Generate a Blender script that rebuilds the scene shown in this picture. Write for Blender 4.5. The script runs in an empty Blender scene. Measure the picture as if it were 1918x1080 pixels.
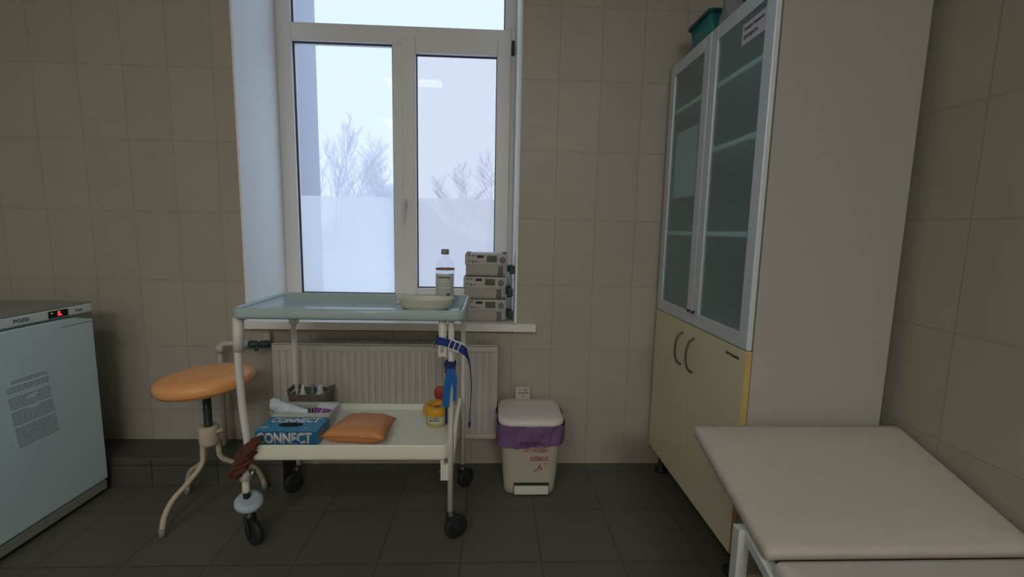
import bpy, bmesh, math, random
from mathutils import Vector, Matrix
random.seed(7)
S = bpy.context.scene
COL = S.collection
PI = math.pi

# ------------------------------------------------------------------ camera
PITCH, ROLL, YAW, CAM_H, F_PX = 0.1271, 0.0201, 0.0424, 1.2099, 843.88
cam_data = bpy.data.cameras.new('camera')
cam = bpy.data.objects.new('camera', cam_data); COL.objects.link(cam)
fw = Vector((math.sin(YAW)*math.cos(PITCH), math.cos(YAW)*math.cos(PITCH), -math.sin(PITCH)))
rt = Vector((math.cos(YAW), -math.sin(YAW), 0)); up = rt.cross(fw)
r2 = rt*math.cos(ROLL) + up*math.sin(ROLL); u2 = up*math.cos(ROLL) - rt*math.sin(ROLL)
m = Matrix((r2, u2, -fw)).transposed().to_4x4(); m.translation = Vector((0, 0, CAM_H))
cam.matrix_world = m
cam_data.sensor_width = 36; cam_data.lens = F_PX/1918*36
cam_data.clip_start = 0.02; cam_data.clip_end = 400
S.camera = cam

# ------------------------------------------------------------------ sky, exposure
S.view_settings.view_transform = 'Standard'; S.view_settings.look = 'None'
S.view_settings.gamma = 1.0; S.view_settings.use_curve_mapping = False
S.view_settings.exposure = 0.0
world = bpy.data.worlds.new('overcast'); S.world = world; world.use_nodes = True
bg = world.node_tree.nodes['Background']
bg.inputs[0].default_value = (0.68, 0.815, 0.98, 1); bg.inputs[1].default_value = 1.22
LAMP = 20.0                                    # brightness of the mirrored ceiling lamp and the added fill lamps
LAMP_COL = (1.0, 0.985, 0.92, 1)

# ------------------------------------------------------------------ materials
MATS = {}
def mat(name, col, rough=0.6, metal=0.0, noise=0.0, nscale=30, bump=0.0, spec=0.5, coat=0.0, emit=None, es=0.0, trans=0.0, ior=1.45, sheen=0.0):
    if name in MATS: return MATS[name]
    M = bpy.data.materials.new(name); M.use_nodes = True; MATS[name] = M
    nt = M.node_tree; b = nt.nodes['Principled BSDF']
    b.inputs['Base Color'].default_value = (*col, 1); b.inputs['Roughness'].default_value = rough
    b.inputs['Metallic'].default_value = metal; b.inputs['Specular IOR Level'].default_value = spec
    b.inputs['Coat Weight'].default_value = coat; b.inputs['Transmission Weight'].default_value = trans
    b.inputs['IOR'].default_value = ior; b.inputs['Sheen Weight'].default_value = sheen
    if emit: b.inputs['Emission Color'].default_value = (*emit, 1); b.inputs['Emission Strength'].default_value = es
    if noise or bump:
        tc = nt.nodes.new('ShaderNodeTexCoord'); n = nt.nodes.new('ShaderNodeTexNoise')
        n.inputs['Scale'].default_value = nscale; n.inputs['Detail'].default_value = 6
        nt.links.new(tc.outputs['Object'], n.inputs['Vector'])
        if noise:
            mx = nt.nodes.new('ShaderNodeMix'); mx.data_type = 'RGBA'
            mx.inputs['A'].default_value = tuple(c*(1-noise) for c in col)+(1,)
            mx.inputs['B'].default_value = tuple(min(1, c*(1+noise)) for c in col)+(1,)
            nt.links.new(n.outputs['Fac'], mx.inputs['Factor']); nt.links.new(mx.outputs['Result'], b.inputs['Base Color'])
        if bump:
            bp = nt.nodes.new('ShaderNodeBump'); bp.inputs['Strength'].default_value = bump; bp.inputs['Distance'].default_value = 0.002
            nt.links.new(n.outputs['Fac'], bp.inputs['Height']); nt.links.new(bp.outputs['Normal'], b.inputs['Normal'])
    return M

def tile_mat(name, col, grout, ax, offs, pitch, w, rough, var=0.06, bump=0.3):
    """tiles laid on two world axes ax=(0|1|2, ...)"""
    M = bpy.data.materials.new(name); M.use_nodes = True; nt = M.node_tree; N = nt.nodes.new; L = nt.links.new
    b = nt.nodes['Principled BSDF']; b.inputs['Roughness'].default_value = rough
    g = N('ShaderNodeNewGeometry'); sp = N('ShaderNodeSeparateXYZ'); L(g.outputs['Position'], sp.inputs[0])
    def mth(op, a, bb=None, c=None):
        n = N('ShaderNodeMath'); n.operation = op
        for i, v in enumerate((a, bb, c)):
            if v is None: continue
            if isinstance(v, (int, float)): n.inputs[i].default_value = v
            else: L(v, n.inputs[i])
        return n.outputs[0]
    lines, cells = [], []
    for k in range(2):
        t = mth('DIVIDE', mth('SUBTRACT', sp.outputs[ax[k]], offs[k]), pitch[k])
        fr = mth('FRACT', t); cells.append(mth('FLOOR', t))
        d = mth('MULTIPLY', mth('MINIMUM', fr, mth('SUBTRACT', 1.0, fr)), pitch[k])
        lines.append(d)
    dist = mth('MINIMUM', lines[0], lines[1])
    ramp = N('ShaderNodeMapRange'); ramp.inputs['From Min'].default_value = w*0.5; ramp.inputs['From Max'].default_value = w*0.5+0.0018
    L(dist, ramp.inputs['Value'])
    cx = N('ShaderNodeCombineXYZ'); L(cells[0], cx.inputs[0]); L(cells[1], cx.inputs[1])
    wn = N('ShaderNodeTexWhiteNoise'); L(cx.outputs[0], wn.inputs['Vector'])
    ns = N('ShaderNodeTexNoise'); ns.inputs['Scale'].default_value = 9; ns.inputs['Detail'].default_value = 8; L(g.outputs['Position'], ns.inputs['Vector'])
    fac = mth('ADD', mth('MULTIPLY', wn.outputs['Value'], var), mth('MULTIPLY', ns.outputs['Fac'], 0.16))
    fac = mth('ADD', fac, 1.0-var*0.5-0.08)
    v = N('ShaderNodeVectorMath'); v.operation = 'SCALE'; v.inputs[0].default_value = col; L(fac, v.inputs['Scale'])
    mx = N('ShaderNodeMix'); mx.data_type = 'RGBA'; mx.inputs['A'].default_value = (*grout, 1)
    L(v.outputs[0], mx.inputs['B']); L(ramp.outputs[0], mx.inputs['Factor']); L(mx.outputs['Result'], b.inputs['Base Color'])
    bp = N('ShaderNodeBump'); bp.inputs['Strength'].default_value = bump; bp.inputs['Distance'].default_value = 0.002
    L(ramp.outputs[0], bp.inputs['Height']); L(bp.outputs['Normal'], b.inputs['Normal'])
    return M

def glass_mat(name, tint=(1, 1, 1), refl=0.08, rough=0.0, milk=0.0, milkcol=(.8, .85, .9), film=0):
    M = bpy.data.materials.new(name); M.use_nodes = True; nt = M.node_tree; nt.nodes.clear(); N = nt.nodes.new; L = nt.links.new
    out = N('ShaderNodeOutputMaterial'); t = N('ShaderNodeBsdfTransparent'); t.inputs[0].default_value = (*tint, 1)
    g = N('ShaderNodeBsdfGlossy'); g.inputs['Roughness'].default_value = rough
    fr = N('ShaderNodeFresnel'); fr.inputs[0].default_value = 1.45
    mt = N('ShaderNodeMath'); mt.operation = 'MULTIPLY'; mt.inputs[1].default_value = refl/0.04; L(fr.outputs[0], mt.inputs[0]); mt.use_clamp = True
    ge = N('ShaderNodeNewGeometry'); inv = N('ShaderNodeMath'); inv.operation = 'SUBTRACT'; inv.inputs[0].default_value = 1; L(ge.outputs['Backfacing'], inv.inputs[1])
    m0 = mt; mt = N('ShaderNodeMath'); mt.operation = 'MULTIPLY'; L(m0.outputs[0], mt.inputs[0]); L(inv.outputs[0], mt.inputs[1])   # only the surface met first mirrors
    mx = N('ShaderNodeMixShader'); L(mt.outputs[0], mx.inputs[0]); L(g.outputs[0], mx.inputs[2])
    if milk:
        d = N('ShaderNodeBsdfTranslucent'); d.inputs[0].default_value = (*milkcol, 1)
        d2 = N('ShaderNodeBsdfDiffuse'); d2.inputs[0].default_value = (*milkcol, 1)
        a = N('ShaderNodeMixShader'); a.inputs[0].default_value = 0.04 if film else 0.25; L(d.outputs[0], a.inputs[1]); L(d2.outputs[0], a.inputs[2])
        m2 = N('ShaderNodeMixShader'); m2.inputs[0].default_value = milk; L(t.outputs[0], m2.inputs[1]); L(a.outputs[0], m2.inputs[2]); L(m2.outputs[0], mx.inputs[1])
    else: L(t.outputs[0], mx.inputs[1])
    L(mx.outputs[0], out.inputs[0]); return M

TILE_H, TILE_W = 0.327, 0.2
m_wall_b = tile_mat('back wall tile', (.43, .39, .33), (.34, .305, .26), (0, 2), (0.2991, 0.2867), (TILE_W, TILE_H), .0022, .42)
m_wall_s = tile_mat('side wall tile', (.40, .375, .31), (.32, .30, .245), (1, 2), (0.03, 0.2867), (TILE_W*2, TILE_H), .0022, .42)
m_floor = tile_mat('dark floor tile', (.118, .112, .088), (.075, .072, .058), (0, 1), (-0.106, 1.2), (0.3, 0.316), .004, .5, var=.12)
m_ceil = mat('ceiling white', (.75, .75, .73), .9, noise=.03, nscale=4)
m_plaster = mat('reveal plaster', (.93, .96, .97), .75, noise=.03, nscale=6, bump=.1)
m_pvc = mat('window plastic', (.80, .77, .74), .38, noise=.02, nscale=3)
m_gasket = mat('gasket', (.03, .03, .05), .6)
m_sill = mat('sill plastic', (.86, .83, .79), .35, noise=.03, nscale=8)
m_glass = glass_mat('clear pane', (.97, .98, 1), .008)
m_glass2 = glass_mat('sash pane', (.90, .872, .885), .011)
m_frost = glass_mat('frosted film', (1, 1, 1), .01, .3, .75, (1, 1, 1), 1)
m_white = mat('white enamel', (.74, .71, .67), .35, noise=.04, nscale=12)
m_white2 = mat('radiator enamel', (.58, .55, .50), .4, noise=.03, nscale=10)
m_cream = mat('cream enamel', (.82, .82, .70), .28, noise=.06, nscale=8)
m_creamtube = mat('old cream paint', (.55, .47, .35), .5, noise=.15, nscale=40)
m_bluetray = mat('grey blue plastic', (.42, .52, .54), .13, noise=.03, nscale=20)
m_black = mat('black rubber', (.018, .018, .018), .6, noise=.2, nscale=30)
m_steel = mat('worn steel', (.45, .44, .40), .35, .9, noise=.1, nscale=40)
m_darksteel = mat('dark steel', (.06, .075, .07), .45, .6, noise=.2, nscale=30)
m_orange = mat('orange leatherette', (.90, .42, .16), .33, noise=.12, nscale=25, bump=.25)
m_alu = mat('brushed aluminium', (.68, .74, .80), .42, .3, noise=.04, nscale=60)
m_beige = mat('beige laminate', (.76, .69, .49), .45, noise=.04, nscale=25)
m_edge = mat('ochre edge band', (.55, .38, .13), .5)
m_greypanel = mat('grey laminate', (.42, .395, .36), .55, noise=.06, nscale=120)
m_inner = mat('inner laminate', (.80, .88, .86), .6)
m_cabglass = glass_mat('cabinet pane', (.86, .95, .96), .07, .25, .33, (.72, .95, 1.0))
m_paper = mat('paper', (.72, .72, .72), .8)
m_ink = mat('ink', (.03, .03, .05), .7)
m_couch = mat('beige leatherette', (.53, .48, .43), .5, noise=.04, nscale=18, bump=.12)
m_fridge = mat('refrigerator enamel', (.64, .84, .92), .4, noise=.02, nscale=15)
m_fridgetop = mat('refrigerator top', (.28, .30, .27), .5)
m_pump = mat('instrument plastic', (.50, .48, .45), .45, noise=.02, nscale=20)
m_pumplo = mat('instrument lower plastic', (.42, .395, .36), .5)
m_lcd = mat('lcd', (.10, .12, .10), .2)
m_led = mat('led window', (.045, .025, .03), .2)
m_knob = mat('grey knob', (.17, .17, .19), .5)
m_clamp = mat('dark green plastic', (.03, .06, .06), .5)

# ------------------------------------------------------------------ builders
def wloc(o):
    v = Vector((0, 0, 0))
    while o: v += o.location; o = o.parent
    return v
class MB:
    def __init__(s): s.bm = bmesh.new(); s.smooth = False
    def _add(s, other, M=None):
        me = bpy.data.meshes.new('t'); other.to_mesh(me); other.free()
        if M: me.transform(M)
        s.bm.from_mesh(me); bpy.data.meshes.remove(me); return s
    def box(s, x0, x1, y0, y1, z0, z1, bev=0.0, seg=2, M=None):
        b = bmesh.new(); bmesh.ops.create_cube(b, size=1)
        for v in b.verts: v.co = Vector(((x0+x1)/2+v.co.x*(x1-x0), (y0+y1)/2+v.co.y*(y1-y0), (z0+z1)/2+v.co.z*(z1-z0)))
        if bev: bmesh.ops.bevel(b, geom=b.edges[:], offset=bev, segments=seg, affect='EDGES', profile=.5)
        return s._add(b, M)
    def tube(s, pts, r, seg=14, cap=True, squash=None):
        pts = [Vector(p) for p in pts]; rs = r if isinstance(r, (list, tuple)) else [r]*len(pts)
        rings = []; n = len(pts); ref = None
        for i, p in enumerate(pts):
            t = (pts[min(i+1, n-1)]-pts[max(i-1, 0)]).normalized()
            if ref is None: ref = Vector((0, 0, 1)) if abs(t.z) < .9 else Vector((1, 0, 0))
            a = t.cross(ref).normalized(); bb = a.cross(t).normalized(); ref = bb
            ring = []
            for k in range(seg):
                an = 2*PI*k/seg; ring.append(s.bm.verts.new(p+(a*math.cos(an)+bb*math.sin(an))*rs[i]))
            rings.append(ring)
        for i in range(n-1):
            for k in range(seg):
                f = s.bm.faces.new((rings[i][k], rings[i][(k+1) % seg], rings[i+1][(k+1) % seg], rings[i+1][k])); f.smooth = True
        if cap: s.bm.faces.new(rings[0][::-1]); s.bm.faces.new(rings[-1])
        return s
    def lathe(s, prof, c=(0, 0, 0), seg=32, M=None, sx=1, sy=1, cap=True):
        b = bmesh.new(); rings = []
        for r, z in prof:
            rings.append([b.verts.new((max(r, 1e-5)*math.cos(2*PI*k/seg)*sx, max(r, 1e-5)*math.sin(2*PI*k/seg)*sy, z)) for k in range(seg)])
        for i in range(len(rings)-1):
            for k in range(seg):
                f = b.faces.new((rings[i][k], rings[i][(k+1) % seg], rings[i+1][(k+1) % seg], rings[i+1][k])); f.smooth = True
        if cap: b.faces.new(rings[0][::-1]); b.faces.new(rings[-1])
        T = Matrix.Translation(Vector(c)) @ (M or Matrix())
        return s._add(b, T)
    def rloft(s, rings, n=6, cap0=True, cap1=True, smooth=True, M=None):
        """rings of rounded rectangles (cx, cy, hx, hy, r, z)"""
        b = bmesh.new(); R = []
        for cx, cy, hx, hy, r, z in rings:
            r = min(r, hx*.999, hy*.999); ring = []
            for q, (sx, sy) in enumerate(((1, 1), (-1, 1), (-1, -1), (1, -1))):
                for k in range(n+1):
                    an = PI/2*q + PI/2*k/n
                    ring.append(b.verts.new((cx+sx*(hx-r)+r*math.cos(an), cy+sy*(hy-r)+r*math.sin(an), z)))
            R.append(ring)
        L = len(R[0])
        for i in range(len(R)-1):
            for k in range(L):
                f = b.faces.new((R[i][k], R[i][(k+1) % L], R[i+1][(k+1) % L], R[i+1][k])); f.smooth = smooth
        if cap0: b.faces.new(R[0][::-1])
        if cap1: b.faces.new(R[-1])
        return s._add(b, M)
    def prism(s, poly, axis, a, b_, bev=0):
        """poly in the plane perpendicular to axis, extruded a..b"""
        b = bmesh.new(); idx = [i for i in range(3) if i != axis]
        def mk(p, t):
            v = [0, 0, 0]; v[idx[0]], v[idx[1]] = p; v[axis] = t; return b.verts.new(v)
        A = [mk(p, a) for p in poly]; B = [mk(p, b_) for p in poly]; n = len(poly)
        b.faces.new(A); b.faces.new(B[::-1])
        for i in range(n): b.faces.new((A[i], B[i], B[(i+1) % n], A[(i+1) % n]))
        bmesh.ops.recalc_face_normals(b, faces=b.faces[:])
        if bev: bmesh.ops.bevel(b, geom=b.edges[:], offset=bev, segments=2, affect='EDGES')
        return s._add(b)
    def ribbon(s, pts, w, thick=.0016, wdir=(0, 1, 0)):
        """flat strap: pts path, w width(s), wdir direction(s) of the width"""
        n = len(pts); pts = [Vector(p) for p in pts]; R = []
        for i, p in enumerate(pts):
            t = (pts[min(i+1, n-1)]-pts[max(i-1, 0)]).normalized()
            wd = Vector(wdir[i] if isinstance(wdir[0], (tuple, list)) else wdir); wd = (wd-t*wd.dot(t)).normalized()
            nn = t.cross(wd).normalized(); ww = (w[i] if isinstance(w, (list, tuple)) else w)/2
            R.append([s.bm.verts.new(p+wd*a*ww+nn*c*thick/2) for a, c in ((-1, -1), (1, -1), (1, 1), (-1, 1))])
        for i in range(n-1):
            for k in range(4): s.bm.faces.new((R[i][k], R[i][(k+1) % 4], R[i+1][(k+1) % 4], R[i+1][k]))
        s.bm.faces.new(R[0][::-1]); s.bm.faces.new(R[-1]); return s
    def quad(s, x0, x1, y, z0, z1):
        s.bm.faces.new([s.bm.verts.new(p) for p in ((x0, y, z0), (x1, y, z0), (x1, y, z1), (x0, y, z1))]); return s
    def grid(s, fn, nu, nv, thick=None):
        g = [[s.bm.verts.new(fn(i/nu, j/nv)) for j in range(nv+1)] for i in range(nu+1)]
        for i in range(nu):
            for j in range(nv):
                f = s.bm.faces.new((g[i][j], g[i+1][j], g[i+1][j+1], g[i][j+1])); f.smooth = True
        return s
    def build(s, name, material, parent=None, recalc=True):
        if recalc: bmesh.ops.recalc_face_normals(s.bm, faces=s.bm.faces[:])
        me = bpy.data.meshes.new(name); s.bm.to_mesh(me); s.bm.free()
        me.materials.append(material)
        if parent: me.transform(Matrix.Translation(-wloc(parent)))
        o = bpy.data.objects.new(name, me); COL.objects.link(o); o.parent = parent
        return o
def curve(pts, n=8):
    """Catmull-Rom through pts"""
    P = [Vector(p) for p in pts]; out = []
    for i in range(len(P)-1):
        p0, p1, p2, p3 = P[max(i-1, 0)], P[i], P[i+1], P[min(i+2, len(P)-1)]
        for k in range(n):
            t = k/n
            out.append(.5*((2*p1)+(p2-p0)*t+(2*p0-5*p1+4*p2-p3)*t*t+(3*p1-p0-3*p2+p3)*t**3))
    out.append(P[-1]); return out
def thing(name, label, cat, loc, group=None):
    o = bpy.data.objects.new(name, None); COL.objects.link(o); o.location = loc; o.empty_display_size = .05
    o['label'] = label; o['category'] = cat
    if group: o['group'] = group
    return o
def tag(o, label, cat, group=None, kind=None):
    o['label'] = label; o['category'] = cat
    if group: o['group'] = group
    if kind: o['kind'] = kind
    return o
def struct(o, label=None):
    o['kind'] = 'structure'
    if label: o['label'] = label
    return o
def copy_tree(o, parent=None):
    c = o.copy(); COL.objects.link(c); c.parent = parent
    for ch in list(o.children): copy_tree(ch, c)
    return c
FACE = {'-y': Matrix.Rotation(PI/2, 4, 'X'), '+x': Matrix.Rotation(PI/2, 4, 'Z') @ Matrix.Rotation(PI/2, 4, 'X'),
        '-x': Matrix.Rotation(-PI/2, 4, 'Z') @ Matrix.Rotation(PI/2, 4, 'X'), '+z': Matrix()}
def text(name, body, loc, width, height, face, material, parent, bold=0.0, align='center', shear=0.0, R=None):
    """lettering fitted to width x height, centred at loc, as a thin mesh"""
    cu = bpy.data.curves.new(name, 'FONT'); cu.body = body; cu.extrude = 0.0; cu.offset = bold; cu.shear = shear
    cu.resolution_u = 3
    t = bpy.data.objects.new(name, cu); COL.objects.link(t)
    dg = bpy.context.evaluated_depsgraph_get(); dg.update()
    me = bpy.data.meshes.new_from_object(t.evaluated_get(dg)); bpy.data.objects.remove(t); bpy.data.curves.remove(cu)
    xs = [v.co.x for v in me.vertices]; ys = [v.co.y for v in me.vertices]
    if not xs: return None
    cx, cy = (min(xs)+max(xs))/2, (min(ys)+max(ys))/2
    sx, sy = width/max(1e-6, max(xs)-min(xs)), height/max(1e-6, max(ys)-min(ys))
    for v in me.vertices: v.co = Vector(((v.co.x-cx)*sx, (v.co.y-cy)*sy, 0))
    bm = bmesh.new(); bm.from_mesh(me); bpy.data.meshes.remove(me)
    ext = bmesh.ops.extrude_face_region(bm, geom=bm.faces[:])
    for v in [g for g in ext['geom'] if isinstance(g, bmesh.types.BMVert)]: v.co.z += .0004
    me = bpy.data.meshes.new(name); bm.to_mesh(me); bm.free(); me.materials.append(material)
    T = Matrix.Translation(Vector(loc)-(wloc(parent) if parent else Vector())) @ (R or FACE[face]); me.transform(T)
    o = bpy.data.objects.new(name, me); COL.objects.link(o); o.parent = parent; return o

# ================================================================== THE ROOM
XL, XR, YB, YF, ZC = -2.6, 1.34, 2.23, -5.6, 3.2
WX0, WX1, WZ0, WZ1, WY = -1.20, 0.11, 0.75, 2.95, 2.65     # window opening, frame face at WY
YO = 2.86
struct(MB().box(XL-.2, XR+.2, YF-.2, YO, -.15, 0).build('floor', m_floor))
struct(MB().box(XL-.2, XR+.2, YF-.2, YO, ZC, ZC+.15).build('ceiling', m_ceil))
wb = MB(); wb.box(XL-.2, WX0-.01, YB, YO, 0, ZC); wb.box(WX1+.01, XR+.2, YB, YO, 0, ZC)
wb.box(WX0-.01, WX1+.01, YB, YO, 0, WZ0-.05); wb.box(WX0-.01, WX1+.01, YB, YO, WZ1+.01, ZC)
struct(wb.build('wall_back', m_wall_b))
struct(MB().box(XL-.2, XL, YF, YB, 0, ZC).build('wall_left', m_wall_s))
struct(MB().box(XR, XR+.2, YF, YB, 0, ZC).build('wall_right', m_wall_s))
struct(MB().box(XL-.2, XR+.2, YF-.2, YF, 0, ZC).build('wall_front', mat('front wall paint', (.5, .48, .43), .8, noise=.03, nscale=5)))
tr = MB(); tr.box(WX0-.01, WX0, YB+.001, YO, WZ0-.05, WZ1+.01); tr.box(WX1, WX1+.01, YB+.001, YO, WZ0-.05, WZ1+.01); tr.box(WX0, WX1, YB+.001, YO, WZ1, WZ1+.01)
struct(tr.build('trim_1', m_plaster))
# dark tiled ledge along the foot of the wall
struct(MB().box(XL, -.97, 2.03, YB, 0, .133, .003).build('baseboard_back', tile_mat('ledge tile', (.085, .08, .068), (.03, .03, .027), (0, 2), (-1.27, -.1), (.3, .2), .003, .5)))
# sill
sl = MB(); sl.prism([(WX0-.04, YB-.04), (WX1+.105, YB-.04), (WX1+.105, YB), (WX1, YB), (WX1, WY+.02), (WX0, WY+.02), (WX0, YB), (WX0-.04, YB)], 2, .712, .75, .002)
struct(sl.build('trim_2', m_sill))

# ---- window
W = bpy.data.objects.new('window_1', None); COL.objects.link(W); W.location = (WX0, WY, WZ0); struct(W)
FY0, FY1 = WY, WY+.075
GX = [(-1.12, -.575)]
fr = MB()
def bar(mb, x0, x1, z0, z1, y0=FY0, y1=FY1, b=.004): mb.box(x0, x1, y0, y1, z0, z1, b)
bar(fr, WX0, -1.12, WZ0, WZ1); bar(fr, .045, WX1, 2.31, WZ1); bar(fr, .079, WX1, WZ0, 2.31)
bar(fr, -1.12, .045, 2.84, WZ1); bar(fr, -1.12, .079, 2.218, 2.31)
bar(fr, -1.12, .079, WZ0, .80); bar(fr, -.575, -.52, .80, 2.218); bar(fr, -1.12, -.575, .80, .825)
fr.build('window_frame', m_pvc, W)
def ring(mb, x0, x1, z0, z1, w, y0, y1, b=.003):
    mb.box(x0, x0+w, y0, y1, z0, z1, b); mb.box(x1-w, x1, y0, y1, z0, z1, b)
    mb.box(x0+w, x1-w, y0, y1, z1-w, z1, b); mb.box(x0+w, x1-w, y0, y1, z0, z0+w, b)
sash = MB(); ring(sash, -.522, .081, .79, 2.247, .076, WY-.014, WY+.055, .005)
sash = sash.build('window_sash', m_pvc, W)
hd = MB(); hd.box(-.525, -.497, WY-.022, WY-.014, 1.315, 1.385, .003); hd.tube([(-.511, WY-.02, 1.36), (-.511, WY-.05, 1.36)], .008)
hd.tube(curve([(-.511, WY-.05, 1.366), (-.512, WY-.053, 1.34), (-.515, WY-.05, 1.29), (-.516, WY-.047, 1.245)]), [.009]*9+[.008]*8+[.0075]*8)
hd.build('window_handle', mat('handle white', (.68, .67, .65), .3), sash)
hg = MB(); hg.tube([(.092, WY-.008, 2.175), (.092, WY-.008, 2.25)], .008); hg.build('hinge', m_darksteel, sash)
hg = MB(); hg.tube([(.092, WY-.008, .82), (.092, WY-.008, .89)], .008); hg.build('hinge', m_darksteel, sash)
gk = MB()
for a in ((-1.123, -.572, .822, 2.221), (-1.123, .048, 2.307, 2.843)): ring(gk, *a, .009, WY+.022, WY+.034, 0)
gk.build('gasket', m_gasket, W)
gk = MB(); ring(gk, -.449, .008, .863, 2.174, .008, WY+.02, WY+.034, 0); gk.build('gasket', m_gasket, sash)
MB().box(-1.12, -.574, WY+.038, WY+.042, .823, 2.22).build('glass_pane', m_glass, W)
MB().box(-1.12, .046, WY+.038, WY+.042, 2.309, 2.842).build('glass_pane', m_glass, W)
MB().box(-.447, .006, WY+.036, WY+.040, .864, 2.172).build('glass_pane', m_glass2, sash)
fl = MB().quad(-1.113, -.581, WY+.035, .831, 1.388).build('frosted_film', m_frost, W)
fl = MB().quad(-.44, -.001, WY+.033, .872, 1.388).build('frosted_film', glass_mat('frosted film sash', (1, 1, 1), .01, .3, .75, (1, 1, 1), 1), sash)

# ---- outside
m_snow = mat('snow', (.80, .83, .87), .9)
struct(MB().box(-80, 80, 3.5, 120, -1.6, -1.4).build('snowy_ground', m_snow))
struct(MB().box(-2.6, -1.2, YO+.001, 3.22, -1.4, 7, .0).build('exterior_wall', mat('grey render', (.62, .64, .74), .85, noise=.04, nscale=3)))
hill = MB()
def hf(u, v):
    x = -25+36*u; y = 56+10*v
    return (x, y, -1.5+(8.4*math.exp(-((x+14)/8.5)**2)+.25*math.sin(x*1.3))*math.sin(PI*v)**.8)
hill.grid(hf, 40, 8); struct(hill.build('snowy_hill', m_snow))
m_branch = mat('hazed bark', (.76, .76, .82), .9)  # distance haze is put into the bark colour, close to the sky tone
def tree_mesh(h, seed, bushy):
    rnd = random.Random(seed); mb = MB()
    def limb(p, d, L, r, depth):
        n = 4; pts = [p]; q = p.copy(); dd = d.copy()
        for i in range(n):
            dd = (dd+Vector((rnd.uniform(-.16, .16), rnd.uniform(-.16, .16), rnd.uniform(0, .12)))).normalized(); q = q+dd*L/n; pts.append(q.copy())
        mb.tube(pts, [r*(1-.7*i/n) for i in range(n+1)], 4, False)
        if depth == 0: return
        k = {3: 22, 2: 12, 1: 7}[depth]
        for i in range(k):
            t = (.22 if depth == 3 else .15)+(.78)*(i+rnd.random()*.6)/k; t = min(t, .98)
            b = pts[int(t*n)].lerp(pts[min(int(t*n)+1, n)], t*n-int(t*n))
            an = rnd.uniform(0, 2*PI); out = Vector((math.cos(an), math.sin(an), 0))
            nd = (dd*.75+out*bushy*rnd.uniform(.7, 1.2)).normalized()
            limb(b, nd, L*(.42 if depth == 3 else .5)*(1.15-t*.7), r*.42, depth-1)
    limb(Vector((0, 0, 0)), Vector((0, 0, 1)), h, h*.0065, 3)
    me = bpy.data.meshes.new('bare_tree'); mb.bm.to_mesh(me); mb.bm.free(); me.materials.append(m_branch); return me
TM = [tree_mesh(10, 3, .42), tree_mesh(10, 5, .8), tree_mesh(10, 9, .62)]
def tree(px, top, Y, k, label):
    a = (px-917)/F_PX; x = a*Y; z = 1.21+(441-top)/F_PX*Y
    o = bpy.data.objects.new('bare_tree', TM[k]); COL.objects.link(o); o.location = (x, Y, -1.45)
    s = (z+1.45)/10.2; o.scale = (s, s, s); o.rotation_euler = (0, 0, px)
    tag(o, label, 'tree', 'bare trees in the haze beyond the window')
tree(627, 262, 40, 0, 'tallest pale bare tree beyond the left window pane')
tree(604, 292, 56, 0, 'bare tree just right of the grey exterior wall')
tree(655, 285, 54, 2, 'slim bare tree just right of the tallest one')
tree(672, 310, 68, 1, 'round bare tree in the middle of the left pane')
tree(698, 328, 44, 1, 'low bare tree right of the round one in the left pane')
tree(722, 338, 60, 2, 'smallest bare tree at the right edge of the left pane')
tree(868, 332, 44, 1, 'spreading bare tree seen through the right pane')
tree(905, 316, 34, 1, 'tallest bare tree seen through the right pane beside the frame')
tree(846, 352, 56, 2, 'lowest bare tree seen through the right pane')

# ---- ceiling lamps behind the camera (the first is mirrored in the sash pane; the other two are added as fill light)
m_lamp = mat('lamp diffuser', (.9, .9, .9), .5, emit=LAMP_COL[:3], es=LAMP)
def lamp(x, y, w, d, label):
    t = thing('ceiling_fill_lamp', label, 'lamp', (x, y, ZC-.07), 'ceiling lamps')
    b = MB(); ring_ = [(x-w/2-.02, x+w/2+.02, y-d/2-.02, y+d/2+.02)]
    b.box(x-w/2-.02, x+w/2+.02, y-d/2-.02, y+d/2+.02, ZC-.045, ZC-.001, .004); b.build('lamp_housing', m_white, t)
    MB().box(x-w/2, x+w/2, y-d/2, y+d/2, ZC-.07, ZC-.046, .006).build('lamp_diffuser', m_lamp, t)
lamp(-1.10, -1.0, .75, .25, 'short ceiling lamp behind the camera whose glow is mirrored in the pane')
lamp(.62, -3.7, 1.0, 1.3, 'broad square fill lamp added far behind the camera')
lamp(-1.88, -3.9, .30, 1.6, 'long narrow fill lamp added far behind the camera')

# ================================================================== REFRIGERATOR
t = thing('medical_refrigerator', 'white refrigerator with a red digit display at the left edge', 'refrigerator', (-2.04, 1.69, 0))
FX, FYa, FYb = -1.73, 1.392, 1.99
b = MB(); b.box(-2.33, FX-.032, FYa, FYb, .05, .83, .006); b.build('cabinet_body', m_fridge, t)
b = MB(); b.box(-2.33, FX-.002, FYa-.002, FYb+.002, .866, .874, .003); b.build('top_panel', m_fridgetop, t)
b = MB(); b.box(FX-.030, FX, FYa, FYb, .066, .820, .006, 3)
door = b.build('door', m_fridge, t)
b = MB(); b.box(FX-.001, FX+.0006, 1.845, 1.985, .788, .790); b.build('trim_line', m_gasket, door)
b = MB(); b.box(-2.33, FX+.001, FYa, FYb, .829, .8655, .005, 3); cp = b.build('control_panel', mat('panel white', (.72, .80, .80), .4), t)
b = MB(); b.prism([(1.87, .829), (1.985, .829), (1.985, .8), (1.95, .806)], 0, FX-.001, FX+.0015); b.build('door_recess', mat('recess shade plastic', (.20, .23, .22), .5), door)
b = MB(); b.box(FX+.0008, FX+.0035, 1.797, 1.878, .833, .861, .001); dsp = b.build('display', mat('display black', (.006, .006, .008), .15), cp)
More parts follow.
